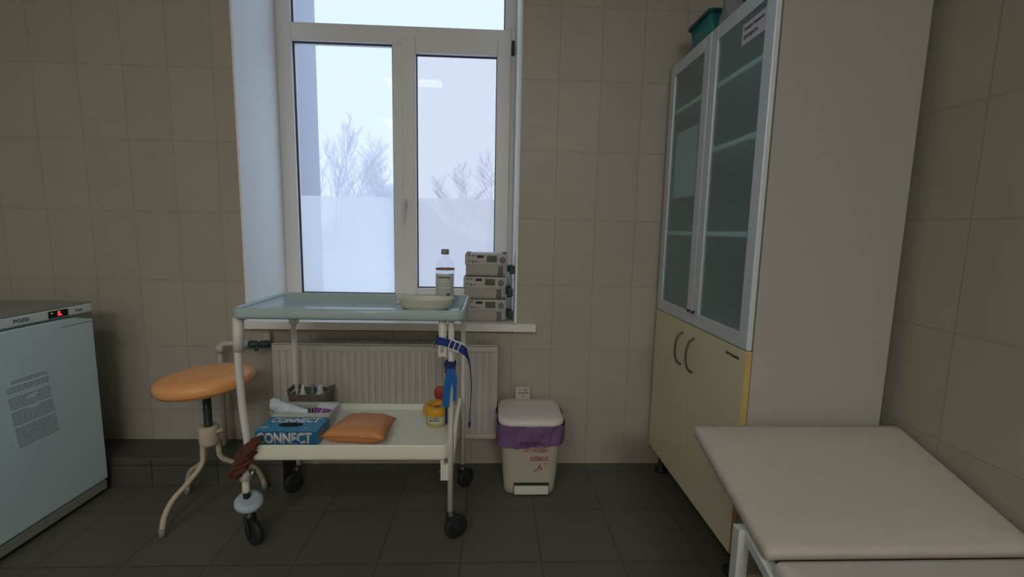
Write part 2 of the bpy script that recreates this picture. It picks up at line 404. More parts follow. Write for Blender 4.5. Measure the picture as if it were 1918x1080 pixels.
text('display_digit', '5.', (FX+.0037, 1.842, .848), .018, .018, '+x', mat('red led', (.6, .02, .02), .4, emit=(1, .03, .03), es=3.0), dsp, bold=.04)
b = MB(); b.box(FX+.0036, FX+.0042, 1.806, 1.812, .851, .855); b.build('indicator_light', mat('green led', (.05, .4, .1), .4, emit=(.1, .9, .3), es=.5), dsp)
text('lettering', 'POZIS', (FX+.0012, 1.697, .848), .055, .014, '+x', mat('logo blue', (.07, .13, .22), .5), cp, bold=.03)
text('lettering', 'Pozis', (FX+.0012, 1.928, .847), .034, .011, '+x', mat('logo blue', (.07, .13, .22), .5), cp, bold=.02)
b = MB(); b.box(-2.32, FX-.02, FYa+.01, FYb-.01, .02, .05); b.box(FX-.03, FX-.004, FYa+.005, FYb-.004, .018, .060, .004); b.build('plinth', mat('plinth', (.30, .33, .30), .5), t)
for x in (-2.28, FX-.06):
    for y in (FYa+.06, FYb-.06): MB().lathe([(.018, 0), (.018, .02)], (x, y, 0), 16).build('foot', m_black, t)
# paper taped on the door, parallel to it, with lines of print
nt_ = thing('notice_sheet', 'sheet of fine print taped to the refrigerator door', 'paper', (FX+.0012, 1.69, .355))
def npt(u, v): return (1.600+.178*u+.026*(1-v), .365+.283*v-.00*u)
q = [npt(0, 0), npt(1, 0), npt(1, 1), npt(0, 1)]
MB().prism(q, 0, FX+.0006, FX+.0012).build('sheet', mat('notice paper', (.66, .85, .93), .6), nt_)
b = MB(); rnd = random.Random(4)
for i in range(33):
    v = .945-i*.0275
    if i in (2, 6, 7, 14, 22): continue
    segs = []; u = .07+(.12 if i < 2 else 0)
    while u < .93:
        L = rnd.uniform(.03, .11)
        if i in (9, 10, 15) and .35 < u < .6: u += L; continue
        u1 = min(u+L, .94); a, c = npt(u, v), npt(u1, v)
        b.prism([(a[0], a[1]), (c[0], c[1]), (c[0], c[1]+.0035), (a[0], a[1]+.0035)], 0, FX+.0013, FX+.0016); u = u1+.015
b.build('print_lines', mat('faded print', (.22, .30, .34), .8), nt_)

# ================================================================== STOOL
sc = Vector((-1.195, 1.86, 0))
t = thing('swivel_stool', 'round orange-seated stool on a cream three-legged base, behind the trolley leg', 'stool', sc)
tilt = Matrix.Translation(sc+Vector((0, 0, .575))) @ Matrix.Rotation(math.radians(-3.5), 4, 'Y') @ Matrix.Translation((.02, -.02, 0))
b = MB(); b.lathe([(.0, -.034), (.150, -.034), (.166, -.030), (.176, -.016), (.179, 0), (.176, .014), (.163, .026), (.13, .033), (.06, .036), (0, .037)], (0, 0, 0), 48, tilt, cap=False)
seat = b.build('seat', m_orange, t)
b = MB()
for k in range(3): b.lathe([(.1775, z) for z in ()] or [(.1785, -.020), (.1805, -.019), (.1785, -.018)], (0, 0, 0), 48, tilt, cap=False); break
b.build('seam', mat('dark orange', (.28, .10, .03), .5), seat)
cx, cy = sc.x+.005, sc.y
b = MB(); b.lathe([(.014, .36), (.014, .54)], (cx, cy, 0), 20); b.lathe([(.06, .537), (.06, .541)], (cx, cy, 0), 24)
z = .36
while z < .49: b.lathe([(.0145, z), (.0165, z+.003), (.0145, z+.006)], (cx, cy, 0), 16, cap=False); z += .007
b.build('screw_column', m_darksteel, t)
b = MB(); b.lathe([(.018, .37), (.034, .372), (.038, .366), (.038, .30), (.033, .288), (.0, .285)], (cx, cy, 0), 28); b.tube([(cx+.036, cy-.01, .345), (cx+.065, cy-.02, .362)], .007)
b.build('hub', m_creamtube, t)
for an, R in ((-114, .205), (42, .20), (150, .205)):
    a = math.radians(an); d = Vector((math.cos(a), math.sin(a), 0)); p = Vector((cx, cy, 0))
    path = [p+d*.028+Vector((0, 0, .345)), p+d*.030+Vector((0, 0, .27)), p+d*.040+Vector((0, 0, .215)), p+d*.10+Vector((0, 0, .165)), p+d*.16+Vector((0, 0, .125)), p+d*(R-.012)+Vector((0, 0, .075)), p+d*R+Vector((0, 0, .018))]
    lg = MB().tube(curve(path), .0105, 12).build('leg', m_creamtube, t)
    MB().tube([p+d*R+Vector((0, 0, .035)), p+d*(R+.001)+Vector((0, 0, .0))], .012, 12).build('foot_cap', mat('worn cap', (.25, .24, .21), .6, noise=.2), lg)

# ================================================================== TROLLEY
t = thing('instrument_trolley', 'white tube trolley with grey-blue upper tray and cream lower tray before the window', 'trolley', (-.52, 1.82, 0))
TX0, TX1, TY0, TY1 = -.932, -.098, 1.602, 2.02
tcx, tcy, thx, thy = (TX0+TX1)/2, (TY0+TY1)/2, (TX1-TX0)/2, (TY1-TY0)/2
def tray(ins_z, cr, mm, name, x=(tcx, tcy, thx, thy)):
    c0, c1, hx, hy = x
    b = MB(); b.rloft([(c0, c1, hx-i, hy-i, max(cr-i, .004), z) for i, z in ins_z]); return b.build(name, mm, t)
tray([(.045, .881), (.008, .881), (.001, .887), (0, .893), (0, .912), (.003, .918), (.008, .921), (.014, .920), (.018, .914), (.021, .903), (.030, .899), (.034, .891), (.040, .888)], .04, m_bluetray, 'upper_tray')
LX = (-.532, 1.83, .372, .208)
tray([(.03, .338), (.006, .339), (.001, .345), (0, .352), (0, .396), (.0015, .401), (.005, .4015), (.010, .398), (.022, .384), (.028, .380)], .03, m_cream, 'lower_tray', LX)
def leg(path, r, foot, m1=m_white):
    g = MB().tube(path, r, 16).build('leg', m1, t); return g
ZT = .882
LEGFL = [(-.924, 1.65, ZT), (-.928, 1.65, .80), (-.932, 1.65, .74), (-.928, 1.65, .55), (-.918, 1.65, .42), (-.912, 1.65, .34), (-.925, 1.645, .28), (-.928, 1.642, .205)]
lfl = leg(curve(LEGFL, 6), .0135, 0)
MB().tube([(-.924, 1.65, ZT-.004), (-.928, 1.65, .80), (-.930, 1.65, .752)], .0185, 16).build('sleeve', m_white, lfl)
MB().tube([(-.922, 1.645, .325), (-.928, 1.643, .255)], [.017, .021], 16).build('sleeve', m_white, lfl)
b = MB(); b.tube([(-.905, 1.635, .295), (-.885, 1.63, .293)], .008); b.tube([(-.892, 1.628, .30), (-.892, 1.626, .27)], .006); b.build('clamp_bolt', m_steel, lfl)
lfr = leg([(-.152, 1.645, ZT), (-.155, 1.645, .12)], .0115, 0)
b = MB(); b.tube([(-.184, 1.642, ZT), (-.184, 1.642, .76)], .0155, 16); b.box(-.200, -.167, 1.628, 1.656, .742, .79, .004); b.build('sleeve', m_white, lfr)
MB().tube([(-.215, 1.642, .78), (-.199, 1.642, .78)], .006, 10).build('clamp_bolt', m_steel, lfr)
b = MB(); b.box(-.191, -.158, 1.628, 1.656, .255, .318, .003); b.box(-.191, -.178, 1.632, 1.652, .318, .345); b.build('bracket', m_white, lfr)
MB().tube([(-.206, 1.642, .285), (-.191, 1.642, .285)], .008, 10).build('clamp_bolt', m_darksteel, lfr)
lbl = leg([(-.886, 2.008, ZT), (-.890, 2.012, .11)], .0115, 0)
b = MB(); b.box(-.900, -.862, 1.990, 2.018, .78, ZT, .004); b.tube([(-.862, 2.0, .862), (-.85, 2.0, .862)], .006, 10); b.build('sleeve', m_white, lbl)
lbr = leg([(-.131, 2.008, ZT), (-.131, 2.012, .11)], .0105, 0)
MB().tube([(-.131, 2.008, ZT), (-.131, 2.008, .80)], .0165, 16).build('sleeve', m_white, lbr)
for x in (-.915, -.147):     # side rails under the trays
    b = MB(); b.tube([(x, 1.648, .35), (x, 2.01, .35)], .008, 10); b.build('side_rail', m_white, t)
b = MB(); b.tube(curve([(-.153, 1.66, .30), (-.150, 1.75, .37), (-.148, 1.86, .41), (-.143, 1.99, .44)]), .010, 12); b.build('side_brace', m_cream, t)
b = MB()
for k in range(13):
    a = PI*k/12
b.tube([( -.66+.012*math.cos(PI+PI*k/10), 1.64, .330+.010*math.sin(PI+PI*k/10)) for k in range(11)], .0018, 8); b.build('hook_loop', m_steel, t)
def caster(x, y, dx, dy, R, name, extra=0):
    g = MB()
    d = Vector((dx, dy, 0)).normalized(); s_ = Vector((-d.y, d.x, 0)); c = Vector((x, y, R))+d*.022
    Mx = Matrix.Translation(c) @ Matrix((s_, d, Vector((0, 0, 1)))).transposed().to_4x4() @ Matrix.Rotation(PI/2, 4, 'Y')
    g.lathe([(.008, -.012), (R*.75, -.012), (R*.95, -.010), (R, -.005), (R, .005), (R*.95, .010), (R*.75, .012), (.008, .012)], (0, 0, 0), 28, Mx)
    w = g.build('caster', m_black, t)
    f = MB()
    for sg in (-1, 1): f.ribbon([Vector((x, y, R*2+.012))+s_*.017*sg, Vector((x, y, R*1.7))+s_*.017*sg, c+s_*.017*sg+Vector((0, 0, -.004))], [.03, .026, .014], .002, wdir=tuple(d))
    f.lathe([(.019, 0), (.019, .006), (.012, .010), (.012, .018)], (x, y, R*2+.008), 18)
    f.build('caster_fork', m_darksteel, w)
    return w
caster(-.152, 1.645, .85, .5, .048, 0); caster(-.918, 1.640, .7, -.45, .050, 1); caster(-.890, 1.995, -.55, -.8, .045, 1); caster(-.131, 2.0, .5, .6, .045, 1)
b = MB(); TM_ = Matrix.Rotation(math.radians(14), 4, 'Y') @ Matrix.Rotation(math.radians(16), 4, 'X')
b.lathe([(.022, .012), (.034, .013), (.046, .006), (.050, -.002), (.049, -.012), (.042, -.018), (.015, -.02)], (-.918, 1.640, .170), 36, TM_)
b.build('bumper_disc', mat('pale blue plastic', (.42, .50, .58), .5, noise=.08), t)
MB().lathe([(.011, 0), (.013, .008), (.011, .03), (.008, .034)], (-.926, 1.641, .178), 14).build('caster_stem', m_black, t)

# red-brown cloth wound round the trolley leg
b = MB()
P = curve([(-.868, 1.620, .432), (-.885, 1.612, .41), (-.900, 1.608, .38), (-.915, 1.608, .345), (-.932, 1.610, .31), (-.940, 1.614, .275)], 5)
n = len(P)
def cf(u, v):
    i = u*(n-1); k = min(int(i), n-2); p = P[k].lerp(P[k+1], i-k); a = 2*PI*v
    w = .017+.018*min(1, u*4); w *= (1 if u < .82 else 1-.8*(u-.82)/.18)
    w *= 1+.16*math.sin(a*3+u*12)+.14*math.sin(a*5-u*25)+.12*math.sin(u*40+a)
    return p+Vector((math.cos(a)*w, math.sin(a)*w*.62, math.cos(a)*w*.35))
b.grid(cf, 40, 30)
tag(b.build('tied_cloth', mat('maroon cloth', (.11, .034, .026), .9, noise=.35, nscale=45, bump=.6)), 'crumpled maroon cloth tied round the front left trolley leg', 'cloth')

# ---- straps
m_navy = mat('navy webbing', (.012, .035, .22), .75, noise=.15, nscale=200)
m_blue = mat('blue rubber', (.015, .14, .48), .5, noise=.08, nscale=30)
t2 = thing('tourniquet_strap', 'navy webbing strap with white buckle round the right trolley posts', 'strap', (-.15, 1.64, .79))
loop = []
cxs, hw = -.168, .036
b = MB(); 
pl = [(-.205, 1.640, .806), (-.203, 1.624, .806), (-.185, 1.6225, .803), (-.165, 1.6225, .798), (-.150, 1.624, .794), (-.135, 1.628, .789), (-.134, 1.645, .788), (-.136, 1.662, .79), (-.165, 1.664, .80), (-.203, 1.662, .806), (-.205, 1.640, .806)]
b.ribbon(curve(pl, 4), .028, .002, wdir=(0, 0, 1)); 
tail = [(-.150, 1.619, .794), (-.125, 1.612, .788), (-.105, 1.610, .774), (-.090, 1.612, .750), (-.081, 1.615, .715), (-.077, 1.616, .67), (-.075, 1.616, .62), (-.078, 1.616, .56), (-.080, 1.616, .52), (-.081, 1.616, .485)]
tp = curve(tail, 5); k = len(tp)
b.ribbon(tp, .027, .002, wdir=[(.25 if i < 10 else .05, .1+min(1, max(0, (i-10)/12))*3, 1-min(1, max(0, (i-10)/12))) for i in range(k)])
b.build('webbing', m_navy, t2)
b = MB(); b.tube([(-.081, 1.600, .487), (-.081, 1.632, .487)], .005, 8); b.build('strap_end', m_navy, t2)
b = MB()
R_ = Matrix.Translation((-.138, 1.612, .790)) @ Matrix.Rotation(math.radians(22), 4, 'Y')
for x in (-.018, 0, .018): b.box(x-.002, x+.002, -.003, .003, -.018, .018, .001, 1, R_)
b.box(-.02, .034, -.003, .003, .015, .021, .001, 1, R_); b.box(-.02, .02, -.003, .003, -.020, -.016, .001, 1, R_)
b.build('buckle', mat('buckle white', (.75, .75, .78), .4), t2)
t3 = thing('rubber_tourniquet', 'bright blue rubber band looped over the front right trolley leg', 'strap', (-.155, 1.63, .70))
b = MB(); b.ribbon(curve([(-.173, 1.640, .690), (-.171, 1.628, .704), (-.156, 1.625, .712), (-.141, 1.628, .706), (-.138, 1.643, .694), (-.141, 1.658, .704), (-.156, 1.662, .712), (-.171, 1.658, .704), (-.173, 1.640, .690)], 5), .030, .003, wdir=(0, 0, 1)); b.build('loop', mat('dark blue rubber', (.008, .03, .12), .5), t3)
b = MB(); b.ribbon(curve([(-.152, 1.620, .700), (-.160, 1.618, .66), (-.166, 1.616, .61), (-.170, 1.614, .556)], 6), [.026]*19, .003, wdir=(1, .25, 0)); b.build('end', m_blue, t3)
b = MB(); b.ribbon(curve([(-.150, 1.6205, .700), (-.139, 1.618, .665), (-.136, 1.618, .62), (-.137, 1.618, .578)], 6), [.020]*10+[.012]*9, .003, wdir=(1, .4, 0)); b.build('end', m_blue, t3)
b = MB(); b.ribbon([(-.168, 1.624, .60), (-.1685, 1.624, .54), (-.1685, 1.624, .486)], .009, .003, wdir=(1, .1, 0)); b.build('end', mat('dark blue rubber', (.008, .03, .12), .5), t3)

# ================================================================== ON THE UPPER TRAY
b = MB(); tf = .8885
prof = [(.0, 0), (.085, 0), (.096, .004), (.105, .019), (.112, .041), (.117, .045), (.1175, .043), (.113, .038), (.107, .022), (.097, .008), (.0, .006)]
Mb = Matrix.Rotation(math.radians(-8), 4, 'Z')
bb = MB().lathe([(r, z+tf) for r, z in prof], (-.272, 1.832, 0), 56, None, 1.0, .63)
tag(bb.build('oval_bowl', mat('ivory plastic', (.66, .65, .52), .3)), 'shallow ivory oval bowl on the right end of the upper tray', 'bowl')
t = thing('plastic_bottle', 'clear litre bottle of liquid with printed white label behind the bowl', 'bottle', (-.208, 1.950, tf))
bx, by = -.208, 1.950
b = MB(); b.lathe([(0, 0), (.036, 0), (.041, .004), (.041, .160), (.038, .175), (.028, .192), (.016, .203), (.0145, .213), (.0145, .222)], (bx, by, tf+.0005), 36, cap=False)
b.build('bottle_body', glass_mat('bottle plastic', (.94, .95, .97), .02, .1), t)
b = MB(); b.lathe([(0, .001), (.0395, .002), (.0395, .150), (0, .150)], (bx, by, tf+.001), 36, cap=False); b.build('liquid', glass_mat('liquid', (.93, .95, .97), .02), t)
b = MB(); b.lathe([(.0395, .150), (.0413, .1505), (.0413, .155), (.0395, .156)], (bx, by, tf), 36, cap=False); b.build('liquid_line', mat('brown ring', (.32, .12, .06), .4), t)
lb = MB()
def lab(u, v): a = -PI/2-1.15+2.3*u; return Vector((bx+.0418*math.cos(a), by+.0418*math.sin(a), tf+.035+.10*v))
lb.grid(lab, 16, 1); lab_o = lb.build('label', mat('label paper', (.60, .62, .58), .7), t)
rows = MB(); rnd = random.Random(2)
for i in range(12):
    v = .72-i*.055
    if i in (1, 6): continue
    def rw(u, w, v=v): a = -PI/2-.95+1.9*(u*rnd.uniform(.99, 1)); return Vector((bx+.0421*math.cos(a), by+.0421*math.sin(a), tf+.035+.10*(v+.016*w)))
    rows.grid(rw, 12, 1)
rows.build('print_lines', mat('grey print', (.30, .31, .30), .8), lab_o)
text('lettering', 'Биосептин', (bx, by-.0424, tf+.121), .050, .010, '-y', m_ink, lab_o, bold=.02)
MB().box(bx+.010, bx+.024, by-.0425, by-.0380, tf+.040, tf+.052).build('barcode', mat('grey ink', (.12, .12, .13), .8), lab_o)
MB().lathe([(.0165, .216), (.0168, .236), (.015, .238)], (bx, by, tf), 28).build('bottle_cap', mat('grey cap', (.30, .29, .28), .5), t)
# crumpled wrapper
b = MB(); rnd = random.Random(8)
hts = [[rnd.random() for _ in range(6)] for _ in range(12)]
def wr(u, v):
    i, j = int(u*11), int(v*5); h = hts[i][j]
    return Vector((-.415+.135*u+.01*h, 1.925+.045*v+.004*h, tf+.003+.046*math.sin(PI*min(1, max(0, v)))*(1-.30*u)*(.75+.35*h)))
b.grid(wr, 11, 5)
tag(b.build('paper_wrapper', mat('wrapper paper', (.74, .73, .66), .7)), 'crumpled white paper wrapper lying behind the ivory bowl', 'wrapper')

# ================================================================== ON THE LOWER TRAY
zl = .3815
# glove box
t = thing('glove_box', 'blue CONNECT glove box with an oval black opening', 'box', (-.776, 1.725, zl))
gx0, gx1, gy0, gy1, gz1 = -.893, -.662, 1.660, 1.787, zl+.058
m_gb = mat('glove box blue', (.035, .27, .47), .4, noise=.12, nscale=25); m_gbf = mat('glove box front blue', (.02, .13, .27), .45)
MB().box(gx0, gx1, gy0, gy1, zl, gz1, .001, 1).build('carton', m_gb, t)
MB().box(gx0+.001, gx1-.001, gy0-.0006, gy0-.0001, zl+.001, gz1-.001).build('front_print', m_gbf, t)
m_let = mat('silver print', (.55, .54, .57), .5)
text('lettering', 'CONNECT', ((gx0+gx1)/2-.008, gy0-.0010, zl+.0295), .208, .046, '-y', m_let, t, bold=.045)
MB().box(-.755, -.725, gy0-.0022, gy0-.0014, zl+.011, zl+.019).build('accent_bar', mat('accent blue', (.01, .06, .35), .4), t)
text('lettering', 'NITRILE', (-.712, gy0-.0022, zl+.015), .026, .006, '-y', m_paper, t, bold=.01)
text('lettering', 'CONNECT', ((gx0+gx1)/2-.004, 1.760, gz1+.0004), .19, .046, '+z', mat('white print', (.66, .70, .76), .5), t, bold=.045)
b = MB(); b.lathe([(.046, 0), (.046, .0012)], ((gx0+gx1)/2-.006, 1.715, gz1+.0009), 40, None, 1.0, .37); b.build('opening', mat('opening dark', (.006, .006, .007), .9), t)
MB().lathe([(.017, 0), (.017, .0006)], (-.872, 1.692, gz1+.0002), 24, None, 1.0, .7).build('print_spot', mat('pale blue print', (.25, .45, .62), .5), t); MB().lathe([(.006, 0), (.006, .0006)], (-.715, 1.688, gz1+.0002), 16).build('print_spot', mat('pale blue print', (.25, .45, .62), .5), t)
b = MB(); b.box(gx1+.0001, gx1+.0006, gy0+.012, gy0+.06, zl+.01, zl+.045); b.build('side_print', mat('side print', (.30, .32, .30), .6), t)
# white basket
def basket(name, cx, cy, hx, hy, z0, h, flare, mm, label, cat, slots, lift=0.0, rimr=.003, cr=.02):
    t = thing(name, label, cat, (cx, cy, z0))
    b = MB(); b.rloft([(cx, cy, hx-flare, hy-flare, cr, z0), (cx, cy, hx-flare, hy-flare, cr, z0+.003)]); b.build('basket_bottom', mm, t)
    w = MB(); n = slots
    per = []
    nn = 6
    def ringpts(e, z):
        out = []
        X, Y = hx-flare+flare*e, hy-flare+flare*e; r = cr
        for q, (sx, sy) in enumerate(((1, 1), (-1, 1), (-1, -1), (1, -1))):
            for k in range(nn+1):
                an = PI/2*q+PI/2*k/nn; out.append((cx+sx*(X-r)+r*math.cos(an), cy+sy*(Y-r)+r*math.sin(an)))
        return out
    def resample(pp, m):
        pp = [Vector((p[0], p[1])) for p in pp]+[Vector((pp[0][0], pp[0][1]))]; L = [0]
        for i in range(1, len(pp)): L.append(L[-1]+(pp[i]-pp[i-1]).length)
        out = []; j = 0
        for k in range(m):
            s_ = L[-1]*k/m
            while L[j+1] < s_: j += 1
            f = (s_-L[j])/max(1e-9, L[j+1]-L[j]); out.append(pp[j].lerp(pp[j+1], f))
        return out
    def zr(x): return lift*max(0, abs(x-cx)/hx-.55)/.45
    lo, mi, hi = resample(ringpts(0, 0), n), resample(ringpts(.75, 0), n), resample(ringpts(1, 0), n)
    for k in range(n):
        a, c = lo[k], mi[k]; d = (lo[(k+1) % n]-lo[k-1]).normalized()
        w.ribbon([(a.x, a.y, z0+.002), (c.x, c.y, z0+h*.74+zr(c.x)*.7)], .0042, .0022, wdir=(d.x, d.y, 0))
    def band(pp, e, z, hh, th):
        m = len(pp)
        pts = [Vector((p.x, p.y, z+zr(p.x)*e)) for p in pp]
        R = []
        for k in range(m):
            d = (pts[(k+1) % m]-pts[k-1]).normalized(); nrm = Vector((d.y, -d.x, 0)).normalized()
            R.append([w.bm.verts.new(pts[k]+nrm*s1*th/2+Vector((0, 0, s2*hh/2))) for s1, s2 in ((-1, -1), (1, -1), (1, 1), (-1, 1))])
        for k in range(m):
            for i in range(4): w.bm.faces.new((R[k][i], R[k][(i+1) % 4], R[(k+1) % m][(i+1) % 4], R[(k+1) % m][i]))
    band(lo, 0, z0+.008, .014, .0025); band(mi, .75, z0+h*.74, .006, .0025); band(hi, 1, z0+h*.90, h*.2, .0025)
    band(resample(ringpts(1.06, 0), n), 1, z0+h, .003, .007)
    if slots > 60: band(resample(ringpts(.38, 0), n), .4, z0+h*.40, .005, .0025)
    w.build('basket_wall', mm, t); return t
basket('plastic_basket', -.782, 1.853, .122, .060, zl, .072, .012, mat('white basket plastic', (.52, .54, .52), .4), 'white slatted plastic basket behind the blue glove box', 'basket', 56)
basket('plastic_basket', -.800, 1.968, .090, .050, zl+.004, .098, .010, mat('brown basket plastic', (.135, .105, .085), .5), 'brown woven-look plastic basket at the back of the lower tray', 'basket', 64, lift=.018)
# purple and white medicine box in white basket
t = thing('medicine_box', 'white and purple medicine carton in the white basket', 'box', (-.71, 1.83, zl+.004))
Mx = Matrix.Translation((-.706, 1.850, zl+.050)) @ Matrix.Rotation(math.radians(6), 4, 'Y') @ Matrix.Rotation(math.radians(-5), 4, 'Z') @ Matrix.Rotation(math.radians(16), 4, 'X')
MB().box(-.036, .036, -.048, .048, -.014, .014, .001, 1, Mx).build('carton', mat('carton white', (.66, .64, .70), .6), t)
MB().box(-.0364, .0364, -.0485, .012, .0, .0146, 0, 1, Mx).build('purple_panel', mat('purple print', (.22, .05, .25), .5), t)
MB().box(-.008, -.004, -.040, .008, .0147, .0150, 0, 1, Mx).build('white_stroke', m_paper, t)
# rolled plastic bag
b = MB(); P = curve([(-.895, 1.80, zl+.108), (-.868, 1.803, zl+.098), (-.83, 1.808, zl+.086), (-.79, 1.812, zl+.074), (-.755, 1.815, zl+.068)], 6); n2 = len(P)
def bf(u, v):
    i = u*(n2-1); k = min(int(i), n2-2); p = P[k].lerp(P[k+1], i-k); a = 2*PI*v
    w = (.030-.018*u)*(1+.10*math.sin(a*4+u*14)+.06*math.sin(a*7-u*30)); w *= (1 if u > .12 else .8+.2*u/.12)
    return p+Vector((0, math.cos(a)*w*.8, math.sin(a)*w))
b.grid(bf, 36, 28)
o = b.build('plastic_bag', mat('milky film', (.60, .66, .72), .25, noise=.1, nscale=20, bump=.4)); so = o.modifiers.new('s', 'SOLIDIFY'); so.thickness = .0006
tag(o, 'rolled milky plastic bag lying across the white basket', 'bag')
# small bottles in brown basket
def small_bottle(x, y, prof, mm, label):
    tag(MB().lathe(prof, (x, y, zl+.0085), 20).build('small_bottle', mm), label, 'bottle', 'small bottles in the brown basket')
m_wb = mat('white bottle plastic', (.60, .62, .62), .4)
small_bottle(-.838, 1.965, [(.017, 0), (.018, .004), (.018, .06), (.016, .075), (.007, .105), (.0055, .122), (.003, .123)], m_wb, 'white bottle with a pointed dropper tip in the brown basket')
small_bottle(-.800, 1.975, [(.012, 0), (.012, .075), (.006, .09), (.006, .122), (.003, .124)], mat('green bottle', (.10, .22, .15), .4), 'thin green bottle between the two white ones in the brown basket')
small_bottle(-.763, 1.968, [(.021, 0), (.022, .004), (.022, .082), (.015, .092), (.013, .096), (.013, .120), (.012, .121)], mat('pale bottle plastic', (.45, .46, .50), .4), 'stout pale bottle with a wide cap in the brown basket')
# cushion
b = MB()
C4 = [Vector((-.655, 1.672, 0)), Vector((-.405, 1.645, 0)), Vector((-.402, 1.845, 0)), Vector((-.605, 1.862, 0))]
def cush(sign):
    def f(u, v):
        uu, vv = u*2-1, v*2-1
        pin = 1-.10*(1-abs(uu)**2)*0
        p = C4[0].lerp(C4[1], u).lerp(C4[3].lerp(C4[2], u), v)
        c = (C4[0]+C4[1]+C4[2]+C4[3])/4
        edge = max(abs(uu), abs(vv)); k = 1-.07*(1-(min(abs(uu), abs(vv)))**2)*(edge**4)
        p = c+(p-c)*k
        h = ((1-abs(uu)**3.2)*(1-abs(vv)**3.2))**.5
        top = zl+.030+.040*h if sign > 0 else zl+.030-.028*min(1, h*1.6)
        return Vector((p.x, p.y, top+.0015*math.sin(uu*9+vv*4)*h))
    return f
b.grid(cush(1), 24, 24); b.grid(cush(-1), 24, 24); bmesh.ops.remove_doubles(b.bm, verts=b.bm.verts[:], dist=.0006)
t = thing('arm_cushion', 'orange-brown leatherette cushion on the lower trolley tray', 'cushion', (-.52, 1.755, zl))
b.build('cushion_body', mat('brown leatherette', (.62, .27, .10), .38, noise=.15, nscale=30, bump=.3), t)
b = MB(); pts = []
for k in range(4):
    a, c = C4[k], C4[(k+1) % 4]; ce = (C4[0]+C4[1]+C4[2]+C4[3])/4
    for i in range(10):
        s_ = i/10; q_ = a.lerp(c, s_); kk = 1-.07*(1-(2*s_-1)**2); q_ = ce+(q_-ce)*kk; pts.append(Vector((q_.x, q_.y, zl+.030)))
b.tube(pts+[pts[0]], .0022, 8); b.build('piping', mat('piping brown', (.40, .19, .08), .5), t)
# sharps container
t = thing('sharps_container', 'small yellow sharps container with open red cap on the lower tray', 'container', (-.232, 1.862, zl))
m_yel = mat('yellow plastic', (.72, .36, .02), .4)
b = MB(); b.lathe([(0, 0), (.043, 0), (.045, .003), (.051, .058), (.051, .062)], (-.232, 1.862, zl), 36, cap=False); b.build('container_body', mat('ochre plastic', (.50, .43, .22), .45), t)
b = MB(); b.lathe([(.0515, .052), (.058, .053), (.0595, .058), (.058, .078), (.052, .086), (.034, .086), (.030, .080), (.030, .074), (.0, .074)], (-.232, 1.862, zl), 36, cap=False); b.build('container_lid', m_yel, t)
b = MB(); b.box(-.245, -.218, 1.853, 1.871, zl+.0745, zl+.076); b.build('drop_slot', mat('slot dark', (.20, .12, .03), .6), t)
Mx = Matrix.Translation((-.222, 1.905, zl+.122)) @ Matrix.Rotation(math.radians(80), 4, 'X')
b = MB(); b.lathe([(.0, -.004), (.026, -.004), (.029, -.001), (.029, .005), (.024, .008), (0, .008)], (0, 0, 0), 30, Mx); b.build('red_cap', mat('red plastic', (.36, .035, .035), .45), t)
MB().box(-.229, -.215, 1.902, 1.910, zl+.084, zl+.100, .001, 1).build('cap_hinge', m_yel, t)
lb = MB()
def lab2(u, v): a = -PI/2-.75+1.5*u; r_ = .0475+.0035*v; return Vector((-.232+r_*math.cos(a), 1.862+r_*math.sin(a), zl+.018+.034*v))
lb.grid(lab2, 12, 1); lo = lb.build('label', mat('label cream', (.60, .58, .48), .7), t)
text('lettering', 'Острый', (-.240, 1.8096, zl+.044), .036, .007, '-y', m_ink, lo, bold=.02); text('lettering', 'инструм.', (-.236, 1.8106, zl+.033), .042, .008, '-y', m_ink, lo, bold=.02)

# ================================================================== RADIATOR AND PIPES
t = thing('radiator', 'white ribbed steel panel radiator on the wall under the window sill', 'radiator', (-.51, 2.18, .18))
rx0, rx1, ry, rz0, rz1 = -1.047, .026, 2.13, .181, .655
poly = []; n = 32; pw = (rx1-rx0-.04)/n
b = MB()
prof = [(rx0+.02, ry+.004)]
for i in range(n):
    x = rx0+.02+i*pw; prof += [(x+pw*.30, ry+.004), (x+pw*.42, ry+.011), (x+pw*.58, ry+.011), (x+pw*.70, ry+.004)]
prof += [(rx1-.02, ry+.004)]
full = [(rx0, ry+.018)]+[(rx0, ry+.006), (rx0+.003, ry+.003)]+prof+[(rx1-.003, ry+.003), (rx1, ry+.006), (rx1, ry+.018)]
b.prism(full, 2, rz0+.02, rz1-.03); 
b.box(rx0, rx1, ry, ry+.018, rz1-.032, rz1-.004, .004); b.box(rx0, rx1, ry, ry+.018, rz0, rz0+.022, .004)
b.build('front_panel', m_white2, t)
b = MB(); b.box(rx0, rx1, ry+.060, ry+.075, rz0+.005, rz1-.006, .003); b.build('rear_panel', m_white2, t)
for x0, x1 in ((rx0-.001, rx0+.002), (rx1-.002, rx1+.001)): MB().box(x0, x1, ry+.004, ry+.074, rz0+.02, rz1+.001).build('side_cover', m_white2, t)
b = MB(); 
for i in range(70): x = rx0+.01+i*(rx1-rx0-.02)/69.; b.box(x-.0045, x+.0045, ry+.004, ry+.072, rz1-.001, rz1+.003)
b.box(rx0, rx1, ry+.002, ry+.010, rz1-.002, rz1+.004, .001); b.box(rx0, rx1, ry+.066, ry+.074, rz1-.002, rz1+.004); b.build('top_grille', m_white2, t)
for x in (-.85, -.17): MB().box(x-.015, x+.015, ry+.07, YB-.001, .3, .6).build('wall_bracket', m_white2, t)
t = thing('heating_pipe', 'white heating pipe with elbow and valve left of the radiator', 'pipe', (-1.31, 2.165, .133))
